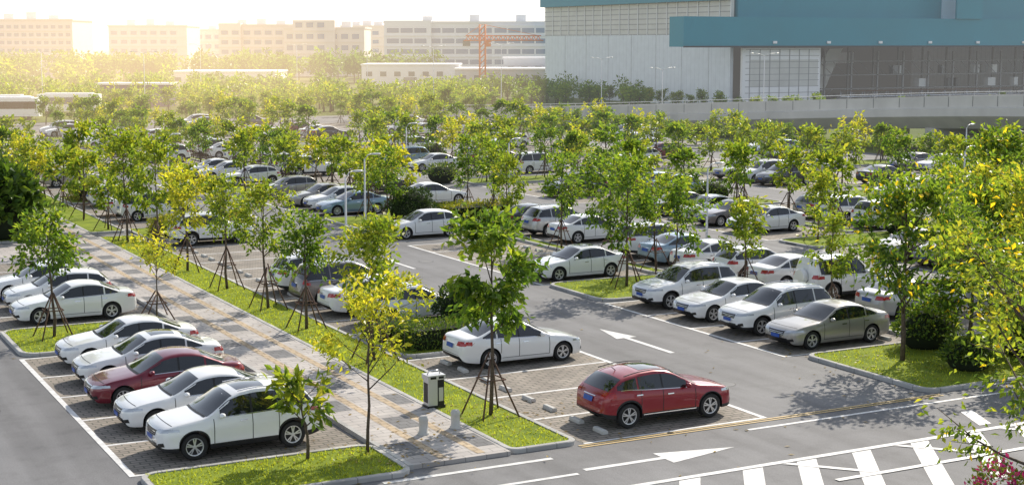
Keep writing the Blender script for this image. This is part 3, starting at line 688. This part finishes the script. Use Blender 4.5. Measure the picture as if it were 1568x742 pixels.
for j in range(n):
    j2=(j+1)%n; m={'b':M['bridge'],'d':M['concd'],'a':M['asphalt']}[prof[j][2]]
    vs=[q for r in rings for q in (r[j],r[j2])]
    v.add(vs,[(2*i,2*i+1,2*i+3,2*i+2) for i in range(len(rings)-1)],m)
for i in range(14,len(cp)-2,3):
    p=cp[i]; z=p[2]-3.05
    if z>.6:
        for o in (1.6,6.4): v.tube([(p[0]+o,p[1],-.1),(p[0]+o,p[1],z-.3)],.55,M['bridge'],12)
        v.box(p[0]+.6,p[0]+7.6,p[1]-.7,p[1]+.7,z-.7,z+.02,M['bridge'])
for i in range(0,len(cp)-1,1):
    p=cp[i]; v.tube([tuple(p+np.array([-.15,0,0])),tuple(p+np.array([-.15,0,.35]))],.03,M['pole'],4)
    # joint lines in the parapet
    v.box(p[0]-.325,p[0]-.30,p[1]-.03,p[1]+.03,p[2]-1.0,p[2]-.05,M['concd'])
v.tube([tuple(p+np.array([-.15,0,.35])) for p in cp],.035,M['pole'],5)
v.obj("elevated_road")
M['pblue']=mat("pale_blue_paint",(.42,.62,.74),.6,noise=.15,scale=.3)
s=MB(); s.box(114,120,40,118,0,3.6,M['pblue'])
for y in np.arange(42,117,6): s.box(113.2,114,y,y+1.0,0,3.9,M['pblue']); s.box(113.9,113.97,y+1.8,y+4.8,.3,2.6,M['glass'])
s.box(112.8,120.5,39.5,118.5,3.9,4.2,M['conc']); s.obj("low_service_building")
M['scoot']=[mat("scooter_red",(.25,.02,.02),.4,coat=1),mat("scooter_dark",(.03,.03,.04),.4,coat=1),mat("scooter_grey",(.2,.2,.22),.4,coat=1)]
for i in range(14):
    b=MB(); 
    for xw in (-.6,.6): b.lathe([(.12,.04),(.24,.05),(.26,.0),(.24,-.05),(.12,-.04)],(xw,0,.26),M['tire'],n=12)
    pm=M['scoot'][i%3]; b.sphere((-.45,0,.62),(.45,.14,.16),pm,6,8); b.box(-.25,.35,-.13,.13,.25,.33,pm); b.sphere((.42,0,.6),(.09,.2,.33),pm,6,8)
    b.tube([(.6,0,.26),(.42,0,.95)],.03,M['chrome'],5); b.tube([(.40,-.3,1.0),(.42,0,.95),(.40,.3,1.0)],.02,M['black'],5); b.sphere((-.4,0,.78),(.38,.13,.06),M['black'],5,8)
    b.obj("motor_scooter",(98+.1*rr.random(),84+i*.85,.0),rr.uniform(-.1,.1))
# ------------------------------------------------------------------ hangar
M['teal']=mat("teal_cladding",(.003,.25,.35),.5,noise=.10,scale=.15)
M['wallw']=brick_mat("pale_cladding",(.80,.85,.90),(.79,.84,.89),(.60,.65,.70),300,1.2,.03,var=.08)
M['white']=mat("white_paint",(.85,.86,.87),.5,noise=.06,scale=.2)
M['int']=mat("hangar_interior",(.05,.055,.065),.8); M['steel']=mat("steelwork",(.30,.31,.33),.5,metal=.3)
M['bglass']=mat("building_glass",(.10,.15,.19),.15,spec=.8); M['cream']=mat("cream_glazing",(.62,.63,.61),.3,noise=.15,scale=.4)
h=MB(); X0,Y0,X1,Y1=145,200,240,262
h.box(X0,X0+.6,Y0,Y1,0,11.9,M['wallw']); h.box(X0+.02,X0+.6,Y0,Y1,11.9,17.4,M['cream'])
for z in np.arange(11.9,17.5,.9): h.box(X0-.06,X0+.02,Y0,Y1,z,z+.12,M['steel'])
for y in np.arange(Y0,Y1+.1,3.1): h.box(X0-.1,X0-.06,y-.1,y+.1,11.9,17.4,M['white'])
for y in np.arange(Y0+6,Y1,8): h.box(X0-.03,X0,y-.03,y+.03,0,11.9,M['steel'])
h.box(X0-1.2,X0+.6,Y0,Y1,17.4,26,M['teal']); 
h.box(X0+.6,X1,Y1-.6,Y1,0,26,M['int']); h.box(X1,X1+.6,Y0,Y1,0,26,M['wallw']); h.box(X0-1.2,X1+1,Y0,Y1+1,26,26.8,M['teal'])
h.box(X0+.6,X0+.7,Y0+1,Y1-.6,0,26,M['int'])
h.box(X0+.7,X1,Y0+.7,Y1-.6,0,.05,M['concd'])
h.box(X0+1.0,X1+1,Y0-.5,Y0+.6,10.2,25.98,M['teal'])
h.box(132.8,X1+30,Y0-4.5,Y0-.5,9.9,14.6,M['teal']); h.box(132.75,X1+30,Y0-4.6,Y0-4.5,9.8,10.05,M['int'])
h.box(189,195,Y0-4.9,Y0-4.5,14.61,30,M['teal']); h.box(189.6,194.4,Y0-.7,Y0-.5,14.61,24,M['pblue'])
for x in np.arange(150,240,11): h.box(x,x+.7,Y0-4.8,Y0-4.6,10.4,10.8,M['white'])
h.box(X0+.6,161.5,Y0-2.5,Y0-2.0,0,9.7,M['white'])
for x in np.arange(147,161,2.0): h.box(x,x+.12,Y0-2.56,Y0-2.5,.2,9.5,M['steel'])
for z in np.arange(.4,9.6,1.0): h.box(X0+1.2,161.2,Y0-2.53,Y0-2.5,z,z+.08,M['steel'])
h.box(147,161,Y0-2.515,Y0-2.5,3.5,7.8,M['cream'])
for x in np.arange(165,238,6):
    h.box(x,x+.3,Y0+8,Y0+8.3,0,9,M['steel']); h.box(x,x+.3,Y0+16,Y0+16.3,0,12,M['steel'])
for z in (2.4,4.8,7.2): h.box(164,238,Y0+8,Y0+9.8,z,z+.14,M['steel'])
for x in np.arange(164,236,3): h.tube([(x,Y0+8.1,0),(x+3,Y0+8.1,2.4)],.06,M['steel'],4); h.tube([(x+3,Y0+8.1,4.8),(x,Y0+8.1,7.2)],.06,M['steel'],4)
for x in (178,199,218): h.box(x,x+5.0,Y1-.7,Y1-.6,6.0,8.4,M['white'])
for i in range(22):
    x=rr.uniform(165,236); zz=rr.choice((.06,2.6,5.0)); h.box(x,x+rr.uniform(.5,2),Y0+8.4,Y0+9.5,zz,zz+1.5,rr.choice((M['white'],M['concd'],M['steel'])))
h.add([(171,Y0+14,2),(176,Y0+14,2),(180,Y0+14,9.5),(177,Y0+14,9.5),(171,Y0+14.4,2),(176,Y0+14.4,2),(180,Y0+14.4,9.5),(177,Y0+14.4,9.5)],[(0,1,2,3),(4,7,6,5),(0,3,7,4),(1,5,6,2),(3,2,6,7)],M['white'])
h.obj("aircraft_hangar")
d=MB()
for x in np.arange(160,200,2.5):
    for y in (188,190.4): d.tube([(x,y,0),(x,y,2.8)],.06,M['steel'],4)
    d.tube([(x,188,.2),(x+2.5,188,2.6)],.04,M['steel'],4)
for z in (1.0,1.9,2.8): 
    for y in (188,190.4): d.tube([(160,y,z),(197.5,y,z)],.06,M['stake'] if z==2.8 else M['steel'],4)
d.box(160,197.5,188,190.4,1.86,1.94,M['white']); d.obj("maintenance_scaffold")
g=MB(); g.rect(110,260,150,200,.004,M['concd']); g.obj("hangar_apron_road")
for i in range(30): T(136+rr.uniform(-2,1),150+3.4*i,ms=bigf,s=rr.uniform(.5,.75),name="street_tree",z=0)
for i in range(20): T(140+3.4*i,rr.uniform(176,184),ms=bigf,s=rr.uniform(.35,.55),name="street_tree",z=0)
# ------------------------------------------------------------------ distant buildings
M['owhite']=mat("office_white",(.76,.79,.82),.6,noise=.05,scale=.1); M['obeige']=mat("office_beige",(.78,.70,.64),.7,noise=.08,scale=.1)
M['opink']=mat("office_pink",(.74,.64,.63),.7,noise=.08,scale=.1); M['oglass']=mat("office_glass",(.12,.22,.36),.3)
def office(name,R0,R1,F,ztop,wall,floors,depth=22,win=2.2,gap=1.2,gl='oglass',blocks=()):
    b=MB(); Rc=(R0+R1)/2; hw=(R1-R0)/2; b.box(-hw,hw,0,depth,0,ztop,wall); fh=(ztop-.8)/floors
    def face(x0,x1,z0,z1,y):
        nf=max(1,int(round((z1-z0)/fh)))
        for i in range(nf):
            za=z0+i*fh+fh*.32; x=x0+.8
            while x+win<x1-.4: b.box(x,x+win,y-.04,y,za,za+fh*.45,M[gl]); x+=win+gap
            b.box(x0,x1,y-.25,y-.041,z0+i*fh+fh*.02,z0+i*fh+fh*.1,wall)
    face(-hw,hw,0,ztop-.8,0)
    for (a,c,z) in blocks: b.box(a-Rc,c-Rc,-1.5,depth*.6,0,z,wall); face(a-Rc,c-Rc,0,z-.6,-1.5)
    b.box(-hw-.3,hw+.3,-.3,depth+.3,ztop,ztop+.5,wall)
    for i in range(3): b.box(-hw*.6+i*hw*.5,-hw*.6+i*hw*.5+3,4,8,ztop+.5,ztop+1.6+rr.random(),M['owhite'])
    X,Y=FR(Rc,F); b.obj(name,(X,Y,0),-YAW)
office("office_building",-38,18,450,16.3,M['owhite'],5,blocks=((-38,-24,17),(-6,18,15.6)),win=3.6,gap=.5)
office("office_building",-93,-68,480,15.8,M['obeige'],5,blocks=((-93,-86,16.6),))
office("office_building",-71,-46,470,14.8,M['obeige'],4,blocks=((-68,-55,17.4),))
office("office_building",-158,-131,450,17,M['opink'],7,win=1.4,gap=.8)
office("office_building",-139,-112,520,16,M['opink'],5)
office("office_building",-118,-95,560,15,M['obeige'],4)
office("office_building",-60,-44,530,16,M['obeige'],5)
def shed(name,R0,R1,F,z,wall,depth=18):
    b=MB(); hw=(R1-R0)/2; b.box(-hw,hw,0,depth,0,z,wall); b.box(-hw-.2,hw+.2,-.2,depth+.2,z,z+.35,M['white'])
    x=-hw+1
    while x<hw-2: b.box(x,x+1.4,-.04,0,z*.55,z*.75,M['bglass']); x+=3.2
    b.box(-1.5,1.5,-.05,0,0,2.8,M['steel']); X,Y=FR((R0+R1)/2,F); b.obj(name,(X,Y,0),-YAW)
shed("warehouse",-34,-12,340,5.4,M['white']); shed("warehouse",-12.5,14,330,4.6,M['wallw']); shed("warehouse",-2,13.5,350,6.8,M['owhite'],12)
shed("low_white_building",-75,-52,330,4.0,M['white']); 
b=MB(); b.box(-6,6,0,5,0,3.6,mat("indigo_wall",(.10,.08,.25),.6)); b.box(-6.3,6.3,-.4,5.4,3.6,3.9,M['white']); b.obj("indigo_kiosk_building",(*FR(-63,250),0),-YAW)
# crane
M['orange']=mat("crane_orange",(.75,.20,.05),.5); c=MB(); hh=14.4
for sx in (-.6,.6):
    for sy in (-.6,.6): c.tube([(sx,sy,0),(sx,sy,hh)],.18,M['orange'],4)
for i in range(12):
    z=i*1.18
    for sy in (-.6,.6): c.tube([(-.6,sy,z),(.6,sy,z+1.18)],.10,M['orange'],4)
    for sx in (-.6,.6): c.tube([(sx,-.6,z+1.18),(sx,.6,z)],.10,M['orange'],4)
for y in (-.5,.5): c.tube([(-4,y,11),(13,y,11)],.16,M['orange'],4)
c.tube([(-3.6,0,12),(12.5,0,12)],.16,M['orange'],4)
for i in range(16): c.tube([(-3.6+i,-.5,11),(-3.1+i,0,12)],.08,M['orange'],4); c.tube([(-3.1+i,0,12),(-2.6+i,.5,11)],.08,M['orange'],4)
c.tube([(0,0,hh),(12,0,12)],.07,M['orange'],4); c.tube([(0,0,hh),(-3.6,0,12)],.07,M['orange'],4); c.box(-4.2,-2.6,-.6,.6,9.8,11,M['concd']); c.box(.6,1.8,-.6,.6,9.7,10.9,M['orange'])
c.obj("tower_crane",(*FR(-6.3,322),0),-YAW)
for R_,F_ in ((-74,216),(-66,224),(-70,208)):
    b=MB(); b.box(-4.5,4.5,-1.2,1.2,.45,2.95,M['white']); b.box(-4.4,4.2,-1.23,-1.2,1.5,2.5,M['glass']); b.box(-4.53,-4.5,-1.0,1.0,1.2,2.6,M['glass']); b.box(-3.5,3.5,-.8,.8,2.95,3.15,M['white'])
    for x in (-2.8,2.8):
        for s_ in (-1,1): b.lathe([(.2,.12),(.46,.12),(.48,.0),(.46,-.12)],(x,s_*1.1,.48),M['tire'],n=14)
    b.obj("parked_bus",(*FR(R_,F_),0.01),-YAW+.1)
# ------------------------------------------------------------------ distant tree masses
def mass(name,R0,R1,F0,F1,hlo,hhi,n,nl,ls,pal,seed):
    rg=np.random.default_rng(seed); b=MB(); Cs=[];Us=[];cl=[]; P0=np.array(pal)
    for i in range(n):
        R_=rg.uniform(R0,R1); F_=rg.uniform(F0,F1); X,Y=FR(R_,F_); h=rg.uniform(hlo,hhi); r=h*rg.uniform(.3,.45)
        b.tube([(X,Y,0),(X,Y,h*.6)],[.15,.08],M['bark'],4)
        for k in range(4):
            o=rg.normal(0,r*.45,3); u=rg.normal(0,1,(nl//4,3)); u/=np.linalg.norm(u,axis=1)[:,None]
            rr_=rg.uniform(.55,1.05,(nl//4,1))
            Cs.append(np.array([X,Y,h*.66])+o*[1,1,.7]+u*rr_*np.array([r*.75,r*.75,h*.27])); Us.append(u)
            q=np.clip(rg.random()*.5+.5*rg.random(nl//4),0,.999)*(len(pal)-1); i0=q.astype(int); fr=(q-i0)[:,None]; cl.append(P0[i0]*(1-fr)+P0[i0+1]*fr)
    C=np.concatenate(Cs); C[:,2]=np.maximum(C[:,2],.2)
    leaves(b,C,np.concatenate(Us),ls,np.concatenate(cl),M['leaf'],.2,rg); b.obj(name)
mass("distant_tree_belt",-180,-20,385,430,6,8,110,160,1.2,PAL[:3],1)
mass("distant_tree_belt",-120,-35,275,325,3,4.8,70,120,.9,PAL,2)
mass("distant_tree_belt",-85,-5,222,270,2.8,4.6,100,150,.6,PALM,3)
mass("distant_tree_belt",-15,22,235,310,2.8,4.4,70,150,.6,PAL,5)
mass("distant_tree_belt",-300,-100,300,420,4,6.5,80,120,1.2,PALM,6)
for i in range(40):
    R_=rr.uniform(-62,-2); F_=rr.uniform(188,222); X,Y=FR(R_,F_); T(X,Y,ms=far+bigf,s=rr.uniform(.6,.9),name="street_tree",z=0)
# ------------------------------------------------------------------ distance haze and warm left glow, imitated by self-emitting volumes
hm=bpy.data.materials.new("emissive_haze"); hm.use_nodes=True; nt=hm.node_tree; nt.nodes.clear()
out=nt.nodes.new("ShaderNodeOutputMaterial"); ab=nt.nodes.new("ShaderNodeVolumeAbsorption"); em=nt.nodes.new("ShaderNodeEmission"); ad=nt.nodes.new("ShaderNodeAddShader")
SG=.00034; ab.inputs["Color"].default_value=(0,0,0,1); ab.inputs["Density"].default_value=SG
em.inputs["Color"].default_value=(1,.975,.94,1); em.inputs["Strength"].default_value=SG*1.45  # emission stands in for light scattered by hazy air, and adds fill
nt.links.new(ab.outputs[0],ad.inputs[0]); nt.links.new(em.outputs[0],ad.inputs[1]); nt.links.new(ad.outputs[0],out.inputs["Volume"])
g=MB(); g.box(-1500,1500,0,2800,-2,60,hm); g.obj("emissive_haze",(*FR(0,95),0),-YAW)
hm2=bpy.data.materials.new("warm_glow_emission"); hm2.use_nodes=True; nt=hm2.node_tree; nt.nodes.clear()
out=nt.nodes.new("ShaderNodeOutputMaterial"); em=nt.nodes.new("ShaderNodeEmission"); em.inputs["Color"].default_value=(1,.68,.36,1); em.inputs["Strength"].default_value=.0017  # warm glow added at left by pure emission, not lit by the sun
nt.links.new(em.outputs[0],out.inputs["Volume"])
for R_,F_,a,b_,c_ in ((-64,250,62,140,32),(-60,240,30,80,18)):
    g=MB(); g.sphere((0,0,0),(a,b_,c_),hm2,24,48); g.obj("warm_glow_volume",(*FR(R_,F_),6),-YAW+.24)
# ------------------------------------------------------------------ light, sky, camera
W_=bpy.data.worlds.new("World"); bpy.context.scene.world=W_; W_.use_nodes=True; nt=W_.node_tree
bg=nt.nodes["Background"]; sk=nt.nodes.new("ShaderNodeTexSky"); sk.sky_type='NISHITA'; sk.sun_disc=False; sk.sun_elevation=SUN_EL; sk.sun_rotation=SUN_AZ
sk.dust_density=1.0; sk.air_density=1.0; sk.ozone_density=1.0
hs=nt.nodes.new("ShaderNodeHueSaturation"); hs.inputs["Saturation"].default_value=.55; hs.inputs["Value"].default_value=1.2
nt.links.new(sk.outputs[0],hs.inputs["Color"]); nt.links.new(hs.outputs[0],bg.inputs[0]); bg.inputs[1].default_value=.15
S=Vector((math.sin(SUN_AZ)*math.cos(SUN_EL),math.cos(SUN_AZ)*math.cos(SUN_EL),math.sin(SUN_EL)))
l=bpy.data.lights.new("sun",'SUN'); l.energy=5; l.angle=math.radians(.5); l.color=(1,.91,.78)
lo=bpy.data.objects.new("sun",l); col.objects.link(lo); lo.rotation_euler=S.to_track_quat('Z','Y').to_euler(); lo.location=(0,0,60)
cam=bpy.data.cameras.new("camera"); cam.lens=52.58; cam.sensor_width=36; cam.clip_end=6000
co=bpy.data.objects.new("camera",cam); col.objects.link(co); co.location=(0,0,10.6)
co.rotation_euler=(math.radians(90-7.61),0,-YAW); bpy.context.scene.camera=co
bpy.context.scene.view_settings.view_transform='Standard'; bpy.context.scene.view_settings.look='None'
